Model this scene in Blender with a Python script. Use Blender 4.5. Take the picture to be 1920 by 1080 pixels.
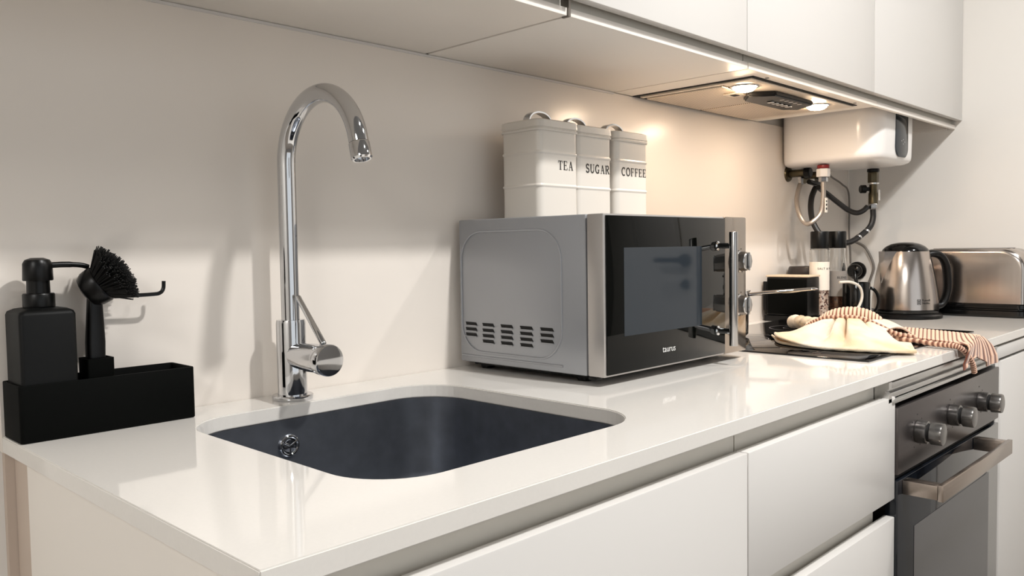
import bpy, bmesh, math, random
from mathutils import Vector, Matrix, Euler
random.seed(7)
C = bpy.context.scene.collection
for o in list(bpy.data.objects):
    bpy.data.objects.remove(o)
scene = bpy.context.scene
PI = math.pi

# ------------------------------------------------------------------ camera, world, lamps, exposure
cam_d = bpy.data.cameras.new('camera')
cam = bpy.data.objects.new('camera', cam_d); C.objects.link(cam)
YAW, PITCH, ROLL = 0.79861291, -0.04946064, -0.01497439
fw = Vector((math.sin(YAW)*math.cos(PITCH), math.cos(YAW)*math.cos(PITCH), math.sin(PITCH)))
rt = fw.cross(Vector((0, 0, 1))).normalized(); up = rt.cross(fw)
r2 = rt*math.cos(ROLL)+up*math.sin(ROLL); u2 = r2.cross(fw)
M = Matrix.Identity(4)
for i in range(3):
    M[i][0] = r2[i]; M[i][1] = u2[i]; M[i][2] = -fw[i]
M.translation = Vector((0, -1.13696, 1.12034))
cam.matrix_world = M
cam_d.sensor_width = 36; cam_d.lens = 36*1548.4257/1920
cam_d.clip_start = 0.02
scene.camera = cam

world = bpy.data.worlds.new('sky'); scene.world = world; world.use_nodes = True
bgn = world.node_tree.nodes['Background']
bgn.inputs[0].default_value = (0.93, 0.97, 1.0, 1); bgn.inputs[1].default_value = 0.9

def area(name, loc, target, size, power, color, shape='DISK', sy=None):
    d = bpy.data.lights.new(name, 'AREA'); d.shape = shape; d.size = size
    if sy: d.size_y = sy
    d.energy = power; d.color = color
    o = bpy.data.objects.new(name, d); C.objects.link(o); o.location = loc
    o.rotation_euler = (Vector(target)-Vector(loc)).to_track_quat('-Z', 'Y').to_euler()
    return o
LAMPS = [((2.15, -1.50, 2.575), 14, .12), ((1.12, -1.38, 2.575), 37, .10), ((-1.7, -1.7, 2.575), 38, .9)]
for loc, w, sz in LAMPS:
    area('ceiling_light', loc, (loc[0], loc[1], 0), sz, w, (1.0, 0.985, 0.962))
WARM = (1.0, 0.83, 0.68)
for x in (1.64, 2.0):
    area('hood_light', (x, -0.247, 1.4450), (x, -0.247, 0), 0.045, .68, WARM)
pt = area('added_window_portal', (0.4, -3.04, 1.35), (0.4, 0, 1.35), 2.6, 0, (1, 1, 1), 'RECTANGLE', 1.9)
pt.data.cycles.is_portal = True

vs = scene.view_settings
vs.view_transform = 'Standard'; vs.look = 'None'; vs.gamma = 1; vs.use_curve_mapping = False
vs.exposure = 0.16

# ------------------------------------------------------------------ materials
def srgb(c):
    return tuple((v/255/12.92 if v/255 <= .04045 else ((v/255+.055)/1.055)**2.4) for v in c)
MATS = {}
def mat(name, col=(200, 200, 200), rough=.5, metal=0, spec=.5, coat=0, emit=None, es=0, trans=0, ior=1.45, noise=None, bump=None, aniso=0):
    m = bpy.data.materials.new(name); m.use_nodes = True
    nt = m.node_tree; b = nt.nodes['Principled BSDF']
    c = srgb(col)
    b.inputs['Base Color'].default_value = (*c, 1)
    b.inputs['Roughness'].default_value = rough; b.inputs['Metallic'].default_value = metal
    b.inputs['Specular IOR Level'].default_value = spec; b.inputs['Coat Weight'].default_value = coat
    b.inputs['Coat Roughness'].default_value = .05
    b.inputs['Transmission Weight'].default_value = trans; b.inputs['IOR'].default_value = ior
    b.inputs['Anisotropic'].default_value = aniso
    if emit:
        b.inputs['Emission Color'].default_value = (*srgb(emit), 1); b.inputs['Emission Strength'].default_value = es
    tc = nt.nodes.new('ShaderNodeTexCoord')
    if noise:   # (scale xyz, amount, detail)
        sc, amt, det = noise
        mp = nt.nodes.new('ShaderNodeMapping'); mp.inputs['Scale'].default_value = sc
        nz = nt.nodes.new('ShaderNodeTexNoise'); nz.inputs['Scale'].default_value = 1; nz.inputs['Detail'].default_value = det
        nt.links.new(tc.outputs['Object'], mp.inputs[0]); nt.links.new(mp.outputs[0], nz.inputs[0])
        mx = nt.nodes.new('ShaderNodeMix'); mx.data_type = 'RGBA'
        mx.inputs[6].default_value = (*[v*(1-amt) for v in c], 1); mx.inputs[7].default_value = (*[min(1, v*(1+amt)) for v in c], 1)
        nt.links.new(nz.outputs[0], mx.inputs[0]); nt.links.new(mx.outputs[2], b.inputs['Base Color'])
    if bump:    # (scale xyz, strength, distance)
        sc, st, di = bump
        mp = nt.nodes.new('ShaderNodeMapping'); mp.inputs['Scale'].default_value = sc
        nz = nt.nodes.new('ShaderNodeTexNoise'); nz.inputs['Scale'].default_value = 1; nz.inputs['Detail'].default_value = 4
        nt.links.new(tc.outputs['Object'], mp.inputs[0]); nt.links.new(mp.outputs[0], nz.inputs[0])
        bp = nt.nodes.new('ShaderNodeBump'); bp.inputs['Strength'].default_value = st; bp.inputs['Distance'].default_value = di
        nt.links.new(nz.outputs[0], bp.inputs['Height']); nt.links.new(bp.outputs[0], b.inputs['Normal'])
    MATS[name] = m
    return m
wall_m = mat('painted_wall', (232, 228, 222), .75, bump=((60, 60, 60), .05, .002))
wall_r = mat('painted_wall_satin', (232, 228, 222), .42, bump=((9, 5, 5), .05, .01))
panel_m = mat('splashback_laminate', (232, 224, 215), .24, spec=.5, noise=((3, 3, 3), .02, 2), bump=((5, 5, 5), .03, .01))
quartz = mat('white_quartz', (228, 224, 218), .05, spec=.8, noise=((240, 240, 240), .025, 3))
lac = mat('white_lacquer', (216, 213, 209), .32, spec=.45)
lac_warm = mat('white_melamine', (238, 232, 224), .4, spec=.4)
recess_m = mat('handle_recess', (222, 217, 207), .4)
filler_m = mat('scribe_filler', (200, 184, 170), .55)
dark_gap = mat('dark_gap', (14, 13, 12), .7)
hoodboard = mat('hood_board', (240, 232, 221), .45)
floor_m = mat('floor_oak', (128, 120, 112), .5, noise=((2, 20, 2), .15, 3))
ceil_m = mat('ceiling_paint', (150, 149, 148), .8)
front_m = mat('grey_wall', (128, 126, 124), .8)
steel_sink = mat('sink_steel', (122, 126, 134), .36, metal=.9, noise=((28, 28, 28), .3, 6), bump=((200, 200, 20), .06, .001))
chrome = mat('chrome', (205, 206, 208), .045, metal=1)
chrome_d = mat('satin_chrome', (170, 168, 166), .22, metal=1)
alu = mat('brushed_aluminium', (205, 204, 202), .28, metal=1, noise=((5, 300, 300), .06, 2))
steelk = mat('kettle_steel', (190, 181, 174), .19, metal=1, noise=((90, 90, 3), .07, 2), aniso=.55)
steelh = mat('oven_steel', (172, 160, 150), .27, metal=1, noise=((4, 250, 250), .08, 2))
ovpanel = mat('oven_panel_steel', (98, 93, 92), .32, metal=.85, noise=((4, 200, 200), .04, 2))
ovknob = mat('oven_knob', (118, 116, 114), .26, metal=.9)
ovglass = mat('oven_glass', (20, 24, 30), .04, spec=.7)
blk = mat('matte_black', (3, 4, 3), .62, spec=.08, bump=((500, 500, 500), .05, .0005))
blk_ceramic = mat('black_stoneware', (7, 8, 8), .5, spec=.2, noise=((300, 300, 300), .2, 3))
blkg = mat('gloss_black', (9, 9, 9), .12, spec=.5)
blkp = mat('black_plastic', (6, 6, 6), .33, spec=.3)
bristle_m = mat('black_bristle', (10, 10, 9), .6)
hobglass = mat('hob_glass', (7, 7, 8), .03, spec=.7)
mwgrey = mat('microwave_silver', (158, 160, 164), .36, metal=.45, spec=.4)
mwframe = mat('microwave_frame', (178, 174, 171), .34, metal=.6)
mwglass = mat('microwave_glass', (6, 7, 6), .035, spec=.22)
mwwin = mat('microwave_window', (40, 46, 52), .05, spec=.45)
enamel = mat('cream_enamel', (214, 208, 199), .28, spec=.5)
print_m = mat('black_print', (20, 19, 18), .6)
white_print = mat('white_print', (225, 225, 222), .5)
heater_m = mat('heater_plastic', (238, 235, 232), .2, spec=.5)
heater_dk = mat('heater_display', (30, 38, 46), .1, spec=.6)
red_m = mat('red_plastic', (120, 26, 24), .35)
hose_blk = mat('rubber_hose', (34, 33, 33), .38)
brass_m = mat('aged_brass', (92, 84, 66), .35, metal=.9)
greycab = mat('grey_cable', (118, 112, 106), .5)
whitecab = mat('white_cable', (216, 208, 196), .5)
bamboo = mat('bamboo', (222, 200, 172), .5, noise=((8, 90, 90), .12, 3))
label_m = mat('paper_label', (232, 224, 212), .7)
label_g = mat('grey_label', (140, 134, 128), .7)
filt_frame = mat('hood_metal', (226, 212, 194), .36, metal=.3)
lampem = mat('hood_lamp_glass', (255, 236, 205), .3, emit=(255, 222, 184), es=85)
downlight_m = mat('lamp_trim', (230, 230, 228), .4)
orange_in = mat('towel_lining', (226, 170, 112), .95)

def glass_mat(name, col=(252, 252, 251), rough=.01):
    m = mat(name, col, rough, trans=1, ior=1.45); return m
glass = glass_mat('clear_glass')

def speckle(name, c1, c2, c3, sc):
    m = mat(name, c1, .7); nt = m.node_tree; b = nt.nodes['Principled BSDF']
    tc = nt.nodes.new('ShaderNodeTexCoord'); v = nt.nodes.new('ShaderNodeTexVoronoi'); v.inputs['Scale'].default_value = sc
    nt.links.new(tc.outputs['Object'], v.inputs['Vector'])
    sp = nt.nodes.new('ShaderNodeSeparateColor'); nt.links.new(v.outputs['Color'], sp.inputs[0])
    r = nt.nodes.new('ShaderNodeValToRGB'); r.color_ramp.interpolation = 'CONSTANT'
    r.color_ramp.elements[0].color = (*srgb(c1), 1); r.color_ramp.elements[1].position = .55; r.color_ramp.elements[1].color = (*srgb(c2), 1)
    e = r.color_ramp.elements.new(.8); e.color = (*srgb(c3), 1)
    nt.links.new(sp.outputs[0], r.inputs[0]); nt.links.new(r.outputs[0], b.inputs['Base Color'])
    return m
salt_m = speckle('salt_mix', (222, 190, 170), (92, 52, 40), (240, 226, 212), 260)
pepper_m = speckle('pepper_mix', (84, 52, 36), (52, 32, 24), (112, 72, 50), 300)

def mesh_filter_mat():
    m = mat('grease_filter', (216, 200, 180), .4, metal=.3); nt = m.node_tree; b = nt.nodes['Principled BSDF']
    tc = nt.nodes.new('ShaderNodeTexCoord'); sp = nt.nodes.new('ShaderNodeSeparateXYZ'); nt.links.new(tc.outputs['Object'], sp.inputs[0])
    outs = []
    for a, bb in ((1, 1), (1, -1)):
        s1 = nt.nodes.new('ShaderNodeMath'); s1.operation = 'MULTIPLY_ADD'
        nt.links.new(sp.outputs[1], s1.inputs[0]); s1.inputs[1].default_value = bb; nt.links.new(sp.outputs[0], s1.inputs[2])
        s2 = nt.nodes.new('ShaderNodeMath'); s2.operation = 'MULTIPLY'; s2.inputs[1].default_value = 2*PI/0.0105
        nt.links.new(s1.outputs[0], s2.inputs[0])
        s3 = nt.nodes.new('ShaderNodeMath'); s3.operation = 'SINE'; nt.links.new(s2.outputs[0], s3.inputs[0]); outs.append(s3)
    mu = nt.nodes.new('ShaderNodeMath'); mu.operation = 'MULTIPLY'
    nt.links.new(outs[0].outputs[0], mu.inputs[0]); nt.links.new(outs[1].outputs[0], mu.inputs[1])
    r = nt.nodes.new('ShaderNodeValToRGB'); r.color_ramp.elements[0].position = .0; r.color_ramp.elements[0].color = (*srgb((232, 216, 196)), 1)
    r.color_ramp.elements[1].position = .35; r.color_ramp.elements[1].color = (*srgb((96, 78, 62)), 1)
    nt.links.new(mu.outputs[0], r.inputs[0]); nt.links.new(r.outputs[0], b.inputs['Base Color'])
    return m
filter_m = mesh_filter_mat()

def fabric(name, base, dark, kind):
    m = mat(name, base, .95, spec=.15); nt = m.node_tree; b = nt.nodes['Principled BSDF']
    b.inputs['Sheen Weight'].default_value = .3
    if kind == 'terry':
        tc = nt.nodes.new('ShaderNodeTexCoord'); nz = nt.nodes.new('ShaderNodeTexNoise'); nz.inputs['Scale'].default_value = 420; nz.inputs['Detail'].default_value = 3
        nt.links.new(tc.outputs['Object'], nz.inputs[0])
        bp = nt.nodes.new('ShaderNodeBump'); bp.inputs['Strength'].default_value = .5; bp.inputs['Distance'].default_value = .002
        nt.links.new(nz.outputs[0], bp.inputs['Height']); nt.links.new(bp.outputs[0], b.inputs['Normal'])
        nz2 = nt.nodes.new('ShaderNodeTexNoise'); nz2.inputs['Scale'].default_value = 14; nt.links.new(tc.outputs['Object'], nz2.inputs[0])
        r = nt.nodes.new('ShaderNodeValToRGB'); r.color_ramp.elements[0].position = .35; r.color_ramp.elements[0].color = (*srgb(dark), 1)
        r.color_ramp.elements[1].position = .6; r.color_ramp.elements[1].color = (*srgb(base), 1)
        nt.links.new(nz2.outputs[0], r.inputs[0]); nt.links.new(r.outputs[0], b.inputs['Base Color'])
    else:
        at = nt.nodes.new('ShaderNodeAttribute'); at.attribute_name = 'rib'
        r = nt.nodes.new('ShaderNodeValToRGB'); r.color_ramp.elements[0].position = .2; r.color_ramp.elements[0].color = (*srgb(dark), 1)
        r.color_ramp.elements[1].position = .75; r.color_ramp.elements[1].color = (*srgb(base), 1)
        nt.links.new(at.outputs['Fac'], r.inputs[0]); nt.links.new(r.outputs[0], b.inputs['Base Color'])
    return m
terry = fabric('cream_terry', (222, 211, 194), (216, 192, 156), 'terry')
ribbed = fabric('ribbed_cotton', (226, 186, 160), (112, 66, 50), 'rib')

# ------------------------------------------------------------------ mesh helpers
class MB:
    def __init__(s): s.bm = bmesh.new(); s.mi = 0
    def _tag(s, faces):
        for f in faces: f.material_index = s.mi
    def box(s, x0, x1, y0, y1, z0, z1, bev=0, seg=2):
        x0, x1 = sorted((x0, x1)); y0, y1 = sorted((y0, y1)); z0, z1 = sorted((z0, z1))
        t = bmesh.new()
        bmesh.ops.create_cube(t, size=1, matrix=Matrix.Translation(((x0+x1)/2, (y0+y1)/2, (z0+z1)/2)) @ Matrix.Diagonal((x1-x0, y1-y0, z1-z0, 1)))
        if bev: bmesh.ops.bevel(t, geom=t.edges[:], offset=bev, segments=seg, affect='EDGES', profile=.5, clamp_overlap=True)
        return s.merge(t)
    def merge(s, t, m=None):
        if m is not None: bmesh.ops.transform(t, matrix=m, verts=t.verts)
        vm = {}
        for v in t.verts: vm[v] = s.bm.verts.new(v.co)
        for f in t.faces:
            try: nf = s.bm.faces.new([vm[v] for v in f.verts]); nf.material_index = s.mi
            except ValueError: pass
        t.free(); return s
    def rings(s, rings, cap0=True, cap1=True, closed=True):
        rs = [[s.bm.verts.new(p) for p in r] for r in rings]
        n = len(rs[0]); k = n if closed else n-1
        for a, b in zip(rs, rs[1:]):
            for i in range(k):
                j = (i+1) % n
                s.bm.faces.new((a[i], a[j], b[j], b[i])).material_index = s.mi
        if closed and cap0: s.bm.faces.new(rs[0][::-1]).material_index = s.mi
        if closed and cap1: s.bm.faces.new(rs[-1]).material_index = s.mi
        return s
    def lathe(s, prof, c=(0, 0, 0), axis=(0, 0, 1), n=40, cap=True):
        ax = Vector(axis).normalized(); q = Vector((0, 0, 1)).rotation_difference(ax); c = Vector(c)
        rr = [[c + q @ Vector((r*math.cos(2*PI*i/n), r*math.sin(2*PI*i/n), h)) for i in range(n)] for r, h in prof]
        return s.rings(rr, cap, cap)
    def cyl(s, p0, p1, r0, r1=None, n=24, bev=0):
        p0 = Vector(p0); p1 = Vector(p1); L = (p1-p0).length; r1 = r0 if r1 is None else r1
        if bev: pr = [(r0-bev, 0), (r0-bev*.3, bev*.3), (r0, bev), (r1, L-bev), (r1-bev*.3, L-bev*.3), (r1-bev, L)]
        else: pr = [(r0, 0), (r1, L)]
        return s.lathe(pr, p0, p1-p0, n)
    def tube(s, pts, r, n=12, cap=True):
        pts = [Vector(p) for p in pts]
        rr = r if isinstance(r, (list, tuple)) else [r]*len(pts)
        tan = []
        for i in range(len(pts)):
            a = pts[max(i-1, 0)]; b = pts[min(i+1, len(pts)-1)]; tan.append((b-a).normalized())
        up = Vector((0, 0, 1)) if abs(tan[0].z) < .9 else Vector((1, 0, 0))
        nrm = (up - tan[0]*up.dot(tan[0])).normalized(); out = []
        for i, p in enumerate(pts):
            if i:
                q = tan[i-1].rotation_difference(tan[i]); nrm = q @ nrm
                nrm = (nrm - tan[i]*nrm.dot(tan[i])).normalized()
            bn = tan[i].cross(nrm)
            out.append([p + (nrm*math.cos(2*PI*k/n)+bn*math.sin(2*PI*k/n))*rr[i] for k in range(n)])
        return s.rings(out, cap, cap)
    def torus(s, c, R, r, axis=(0, 0, 1), n=48, m=10):
        c = Vector(c); q = Vector((0, 0, 1)).rotation_difference(Vector(axis).normalized())
        rr = []
        for i in range(n+1):
            a = 2*PI*i/n
            rr.append([c + q @ Vector(((R+r*math.cos(2*PI*k/m))*math.cos(a), (R+r*math.cos(2*PI*k/m))*math.sin(a), r*math.sin(2*PI*k/m))) for k in range(m)])
        return s.rings(rr, False, False)
    def prism(s, poly, axis, d0, d1, bev=0):
        """poly in the two remaining axes (in xyz order), extruded on axis from d0 to d1"""
        def P(u, v, d): return {0: (d, u, v), 1: (u, d, v), 2: (u, v, d)}[axis]
        t = bmesh.new()
        a = [t.verts.new(P(u, v, d0)) for u, v in poly]; b = [t.verts.new(P(u, v, d1)) for u, v in poly]
        n = len(poly)
        t.faces.new(a); t.faces.new(b[::-1])
        for i in range(n): t.faces.new((a[i], b[i], b[(i+1) % n], a[(i+1) % n]))
        bmesh.ops.recalc_face_normals(t, faces=t.faces)
        if bev: bmesh.ops.bevel(t, geom=[e for e in t.edges if e.is_manifold and e.calc_face_angle(0) > .7], offset=bev, segments=2, affect='EDGES', clamp_overlap=True)
        return s.merge(t)
    def grid(s, fn, nu, nv):
        vv = [[s.bm.verts.new(fn(i/nu, j/nv)) for j in range(nv+1)] for i in range(nu+1)]
        for i in range(nu):
            for j in range(nv): s.bm.faces.new((vv[i][j], vv[i+1][j], vv[i+1][j+1], vv[i][j+1])).material_index = s.mi
        return s

def rrect(x0, x1, y0, y1, r, n=8):
    out = []
    for cx, cy, a0 in ((x1-r, y1-r, 0), (x0+r, y1-r, 90), (x0+r, y0+r, 180), (x1-r, y0+r, 270)):
        for k in range(n+1):
            a = math.radians(a0+90*k/n); out.append((cx+r*math.cos(a), cy+r*math.sin(a)))
    return out

def spline(pts, n=10):
    P = [Vector(p) for p in pts]; P = [P[0]*2-P[1]]+P+[P[-1]*2-P[-2]]; out = []
    for i in range(1, len(P)-2):
        for k in range(n):
            t = k/n; a, b, c, d = P[i-1:i+3]
            out.append(.5*((2*b)+(c-a)*t+(2*a-5*b+4*c-d)*t*t+(-a+3*b-3*c+d)*t**3))
    out.append(P[-2]); return out

ORIG = {}
def obj(name, mb, m, parent=None, loc=None, smooth=True, angle=35, recalc=True):
    """links the builder's shape (world coordinates) as one mesh object"""
    bm = mb.bm
    if recalc: bmesh.ops.recalc_face_normals(bm, faces=bm.faces)
    o0 = ORIG[parent.name] if parent else Vector(loc or (0, 0, 0))
    bmesh.ops.translate(bm, verts=bm.verts, vec=-o0)
    me = bpy.data.meshes.new(name); bm.to_mesh(me); bm.free()
    for mm in (m if isinstance(m, (list, tuple)) else [m]): me.materials.append(mm)
    if smooth:
        me.polygons.foreach_set('use_smooth', [True]*len(me.polygons))
        me.set_sharp_from_angle(angle=math.radians(angle))
    o = bpy.data.objects.new(name, me); C.objects.link(o)
    if parent: o.parent = parent
    else: o.location = o0
    ORIG[o.name] = o0
    return o
def tag(o, label=None, cat=None, group=None, kind=None):
    if label: o['label'] = label
    if cat: o['category'] = cat
    if group: o['group'] = group
    if kind: o['kind'] = kind
    return o
def thing(name, label, cat, loc, group=None):
    o = bpy.data.objects.new(name, None); C.objects.link(o); o.location = loc; o.empty_display_size = .05
    ORIG[o.name] = Vector(loc)
    return tag(o, label, cat, group)
def struct(name, mb, m, loc=None, **k):
    return tag(obj(name, mb, m, None, loc, **k), kind='structure')
def B(*a, **k): return MB().box(*a, **k)

def text_mb(txt, size, origin, ux, uy, align='LEFT', thick=.0003, spacing=1.0, font_scale_x=1.0, curve=None):
    cu = bpy.data.curves.new('lettering', 'FONT'); cu.body = txt; cu.size = size; cu.align_x = align
    cu.space_character = spacing; cu.resolution_u = 3; cu.space_line = .85
    to = bpy.data.objects.new('lettering', cu); C.objects.link(to)
    dg = bpy.context.evaluated_depsgraph_get(); dg.update()
    me = bpy.data.meshes.new_from_object(to.evaluated_get(dg))
    bpy.data.objects.remove(to); bpy.data.curves.remove(cu)
    mb = MB(); ux = Vector(ux).normalized(); uy = Vector(uy).normalized(); nn = ux.cross(uy); o = Vector(origin)
    vs_ = []
    for v in me.vertices:
        x, y = v.co.x*font_scale_x, v.co.y
        if curve: vs_.append(mb.bm.verts.new(curve(x, y)))
        else: vs_.append(mb.bm.verts.new(o+ux*x+uy*y+nn*thick))
    for p in me.polygons:
        try: mb.bm.faces.new([vs_[i] for i in p.vertices])
        except ValueError: pass
    bpy.data.meshes.remove(me)
    return mb

# ------------------------------------------------------------------ the room
RX = 2.80
struct('floor', B(-2.6, RX+.1, -3.1, .1, -.1, 0), floor_m)
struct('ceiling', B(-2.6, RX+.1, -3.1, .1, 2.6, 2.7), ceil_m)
struct('wall_back', B(-2.6, RX+.1, .0105, .11, 0, 2.6), wall_m)
w = struct('wall_right', B(RX, RX+.1, -3.1, .0105, 0, 2.6), wall_r)
struct('wall_left', B(-2.6, -2.5, -3.1, .01, 0, 2.6), wall_m)
mb = MB(); mb.box(-2.5, -.95, -3.1, -3.0, 0, 2.6); mb.box(1.75, RX, -3.1, -3.0, 0, 2.6)
mb.box(-.95, 1.75, -3.1, -3.0, 0, .35); mb.box(-.95, 1.75, -3.1, -3.0, 2.35, 2.6)
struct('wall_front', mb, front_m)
wf = MB()
for a in ((-.95, -.89, .35, 2.35), (1.69, 1.75, .35, 2.35), (.37, .43, .35, 2.35)): wf.box(a[0], a[1], -3.06, -3.0, a[2], a[3])
wf.box(-.89, 1.69, -3.06, -3.0, .35, .41); wf.box(-.89, 1.69, -3.06, -3.0, 2.29, 2.35)
struct('added_window_1', wf, lac)  # unseen window, added so soft sky light enters from behind the camera
# door in the right wall (mirrored in the microwave door)
d = struct('door_1', B(RX-.012, RX, -2.12, -1.26, 0, 2.06, bev=.003), lac)
obj('door_frame', (lambda q: (q.box(RX-.03, RX, -1.26, -1.19, 0, 2.13), q.box(RX-.03, RX, -2.19, -2.12, 0, 2.13), q.box(RX-.03, RX, -2.12, -1.26, 2.06, 2.13), q)[-1])(MB()), lac, d)
q = MB(); q.lathe([(.026, 0), (.026, .01), (.012, .014), (.010, .05)], (RX-.012, -1.335, 1.06), (-1, 0, 0)); q.tube([(RX-.06, -1.335, 1.06), (RX-.06, -1.345, 1.06), (RX-.055, -1.45, 1.06)], .010)
q.lathe([(.02, 0), (.02, .006), (.006, .007)], (RX-.012, -1.335, .965), (-1, 0, 0))
obj('door_handle', q, blkp, d)
for i, (loc, wt, sz) in enumerate(LAMPS):
    t = thing('ceiling_downlight', ['round white recessed downlight in the ceiling nearest the right wall', 'round white recessed downlight in the middle of the ceiling', 'large round white recessed ceiling light nearest the left wall'][i], 'lamp', (loc[0], loc[1], 2.6), 'recessed ceiling downlights')
    obj('trim_ring', MB().torus((loc[0], loc[1], 2.594), sz/2+.012, .006), downlight_m, t)

# splashback behind the worktop, its joint bead and the wall corner bead
tag(obj('splashback_panel', B(.277, RX, 0, .01, .88, 1.462), panel_m), 'glossy beige splashback panel on the wall between worktop and wall cabinets', 'splashback')
struct('trim_1', B(.277, 1.50, -.003, 0, 1.4585, 1.4625), lac)
struct('trim_3', B(.279, .32, .0002, .0104, 0, .8795), filler_m)
struct('trim_2', MB().cyl((RX-.001, -.001, .9), (RX-.001, -.001, 1.47), .0035, n=8), lac_warm)

# ------------------------------------------------------------------ worktop with sink cut-out
SX0, SX1, SY0, SY1, SR = .450, .880, -.524, -.090, .078
def worktop():
    t = bmesh.new()
    outer = [(.277, -.62), (RX, -.62), (RX, 0), (.277, 0)]; inner = rrect(SX0, SX1, SY0, SY1, SR, 12)
    es = []
    for loop in (outer, inner):
        vs_ = [t.verts.new((x, y, .9)) for x, y in loop]
        es += [t.edges.new((vs_[i], vs_[(i+1) % len(vs_)])) for i in range(len(vs_))]
    bmesh.ops.triangle_fill(t, use_beauty=True, edges=es)
    r = bmesh.ops.extrude_face_region(t, geom=t.faces[:])
    bmesh.ops.translate(t, vec=(0, 0, -.02), verts=[v for v in r['geom'] if isinstance(v, bmesh.types.BMVert)])
    bmesh.ops.recalc_face_normals(t, faces=t.faces)
    ed = [e for e in t.edges if len(e.link_faces) == 2 and e.calc_face_angle(0) > 1.2]
    bmesh.ops.bevel(t, geom=ed, offset=.0013, segments=2, affect='EDGES')
    mb = MB(); mb.merge(t); return mb
tag(obj('worktop', worktop(), quartz, smooth=False), 'long white quartz worktop with a rounded sink cut-out', 'worktop')

# sink
t = thing('kitchen_sink', 'undermounted stainless steel sink bowl with an overflow, set in the white worktop', 'sink', (.665, -.307, .70))
mb = MB(); rr = []
for off, z in ((-.012, .8795), (.001, .8795), (.001, .876), (.0, .76), (.004, .742), (.014, .729), (.028, .722), (.05, .719)):
    rr.append([(x, y, z) for x, y in rrect(SX0+off, SX1-off, SY0+off, SY1-off, max(SR-off*.9, .012), 10)])
mb.rings(rr, False, True)
bowl = obj('bowl', mb, steel_sink, t, angle=50)
q = MB(); q.lathe([(.042, .7195), (.042, .7215), (.036, .7225), (.034, .7205), (.02, .7205), (.018, .725), (.004, .727)], (.665, -.307, 0))
obj('drain', q, chrome, t)
OX, OZ = .612, .842
q = MB(); q.torus((OX, -.0925, OZ), .0135, .0028, (0, 1, 0)); q.lathe([(.0105, 0), (.009, .0025), (.004, .003)], (OX, -.092, OZ), (0, -1, 0), 20)
for k in range(3):
    a = .5+k*2*PI/3; q.tube([(OX, -.0945, OZ), (OX+.013*math.cos(a), -.0945, OZ+.013*math.sin(a))], .0014, 6)
ov = obj('overflow', q, chrome, t)
obj('overflow_hole', MB().cyl((OX, -.0905, OZ), (OX, -.0918, OZ), .0132, n=24), dark_gap, ov)

# ------------------------------------------------------------------ base cabinets
t = thing('sink_cabinet', 'white handleless base cabinet under the sink, at the open end of the worktop', 'cabinet', (.62, -.3, 0))
obj('side_panel', B(.287, .305, -.598, -.0590, .1, .8795), lac_warm, t)
obj('filler_strip', B(.2895, .304, -.0585, -.0005, .1, .8795), filler_m, t)
obj('door', B(.288, .9655, -.617, -.599, .12, .850, bev=.0015), lac, t)
q = MB(); q.box(.307, .9735, -.592, -.580, .79, .8795)
obj('handle_recess', q, recess_m, t)
obj('bottom_panel', B(.307, .9735, -.579, -.02, .1, .118), lac_warm, t)
obj('plinth', B(.307, .9735, -.55, -.535, 0, .0995), lac_warm, t)

t = thing('drawer_cabinet', 'white handleless drawer cabinet between the sink cabinet and the oven', 'cabinet', (1.22, -.3, 0))
for z0, z1 in ((.669, .850), (.36, .637), (.12, .328)):
    obj('drawer_front', B(.9685, 1.4885, -.617, -.599, z0, z1, bev=.0015), lac, t)
obj('side_panel', B(.9765, .9925, -.580, -.02, .1, .8795), lac_warm, t)
obj('side_panel', B(1.440, 1.455, -.580, -.02, .1, .8795), lac_warm, t)
for z0, z1 in ((.79, .8795), (.60, .70), (.29, .39)):
    q = MB(); q.prism([(-.592, z1), (-.592, z0+.03), (-.597, z0), (-.58, z0), (-.58, z1)], 0, .9765, 1.455)
    obj('handle_recess', q, recess_m, t)
obj('plinth', B(.9765, 1.455, -.55, -.535, 0, .0995), lac_warm, t)

# aluminium ventilation rail above the oven
t = thing('ventilation_rail', 'silver ribbed aluminium rail between the worktop and the oven', 'rail', (1.8, -.61, .84))
obj('back_plate', B(1.4720, 2.128, -.606, -.600, .8385, .8790), alu, t)
for z0, z1, y in ((.866, .8765, -.617), (.8475, .857, -.613), (.8385, .8455, -.619)):
    obj('rib', B(1.4725, 2.128, y, -.6065, z0, z1, bev=.0012), alu, t)
obj('end_bracket', MB().prism([(-.580, .878), (-.617, .878), (-.617, .866), (-.608, .862), (-.617, .857), (-.617, .842), (-.580, .842)], 0, 1.4575, 1.4715), alu, t)

# ------------------------------------------------------------------ oven
t = thing('built_in_oven', 'built-in oven with dark steel control panel, three knobs and bar handle', 'oven', (1.81, -.3, .12))
obj('casing', B(1.5, 2.125, -.597, -.05, .12, .828), dark_gap, t)
obj('control_panel', B(1.4925, 2.131, -.621, -.598, .7105, .829, bev=.0015), ovpanel, t)
dr = obj('door', B(1.4925, 2.131, -.621, -.598, .14, .700, bev=.0015), ovglass, t)
obj('door_window', B(1.575, 2.055, -.6218, -.6212, .22, .60), mat('oven_window', (46, 46, 50), .05, spec=.6), dr)
obj('door_seal', B(1.4925, 2.131, -.612, -.5985, .7005, .710), dark_gap, t)
hb = MB(); hb.box(1.512, 1.962, -.689, -.680, .671, .700, bev=.0008)
h = obj('handle', hb, steelh, t)
for x in (1.512, 1.936): obj('handle_bracket', B(x, x+.026, -.6795, -.6215, .673, .698, bev=.0008), steelh, h)
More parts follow.
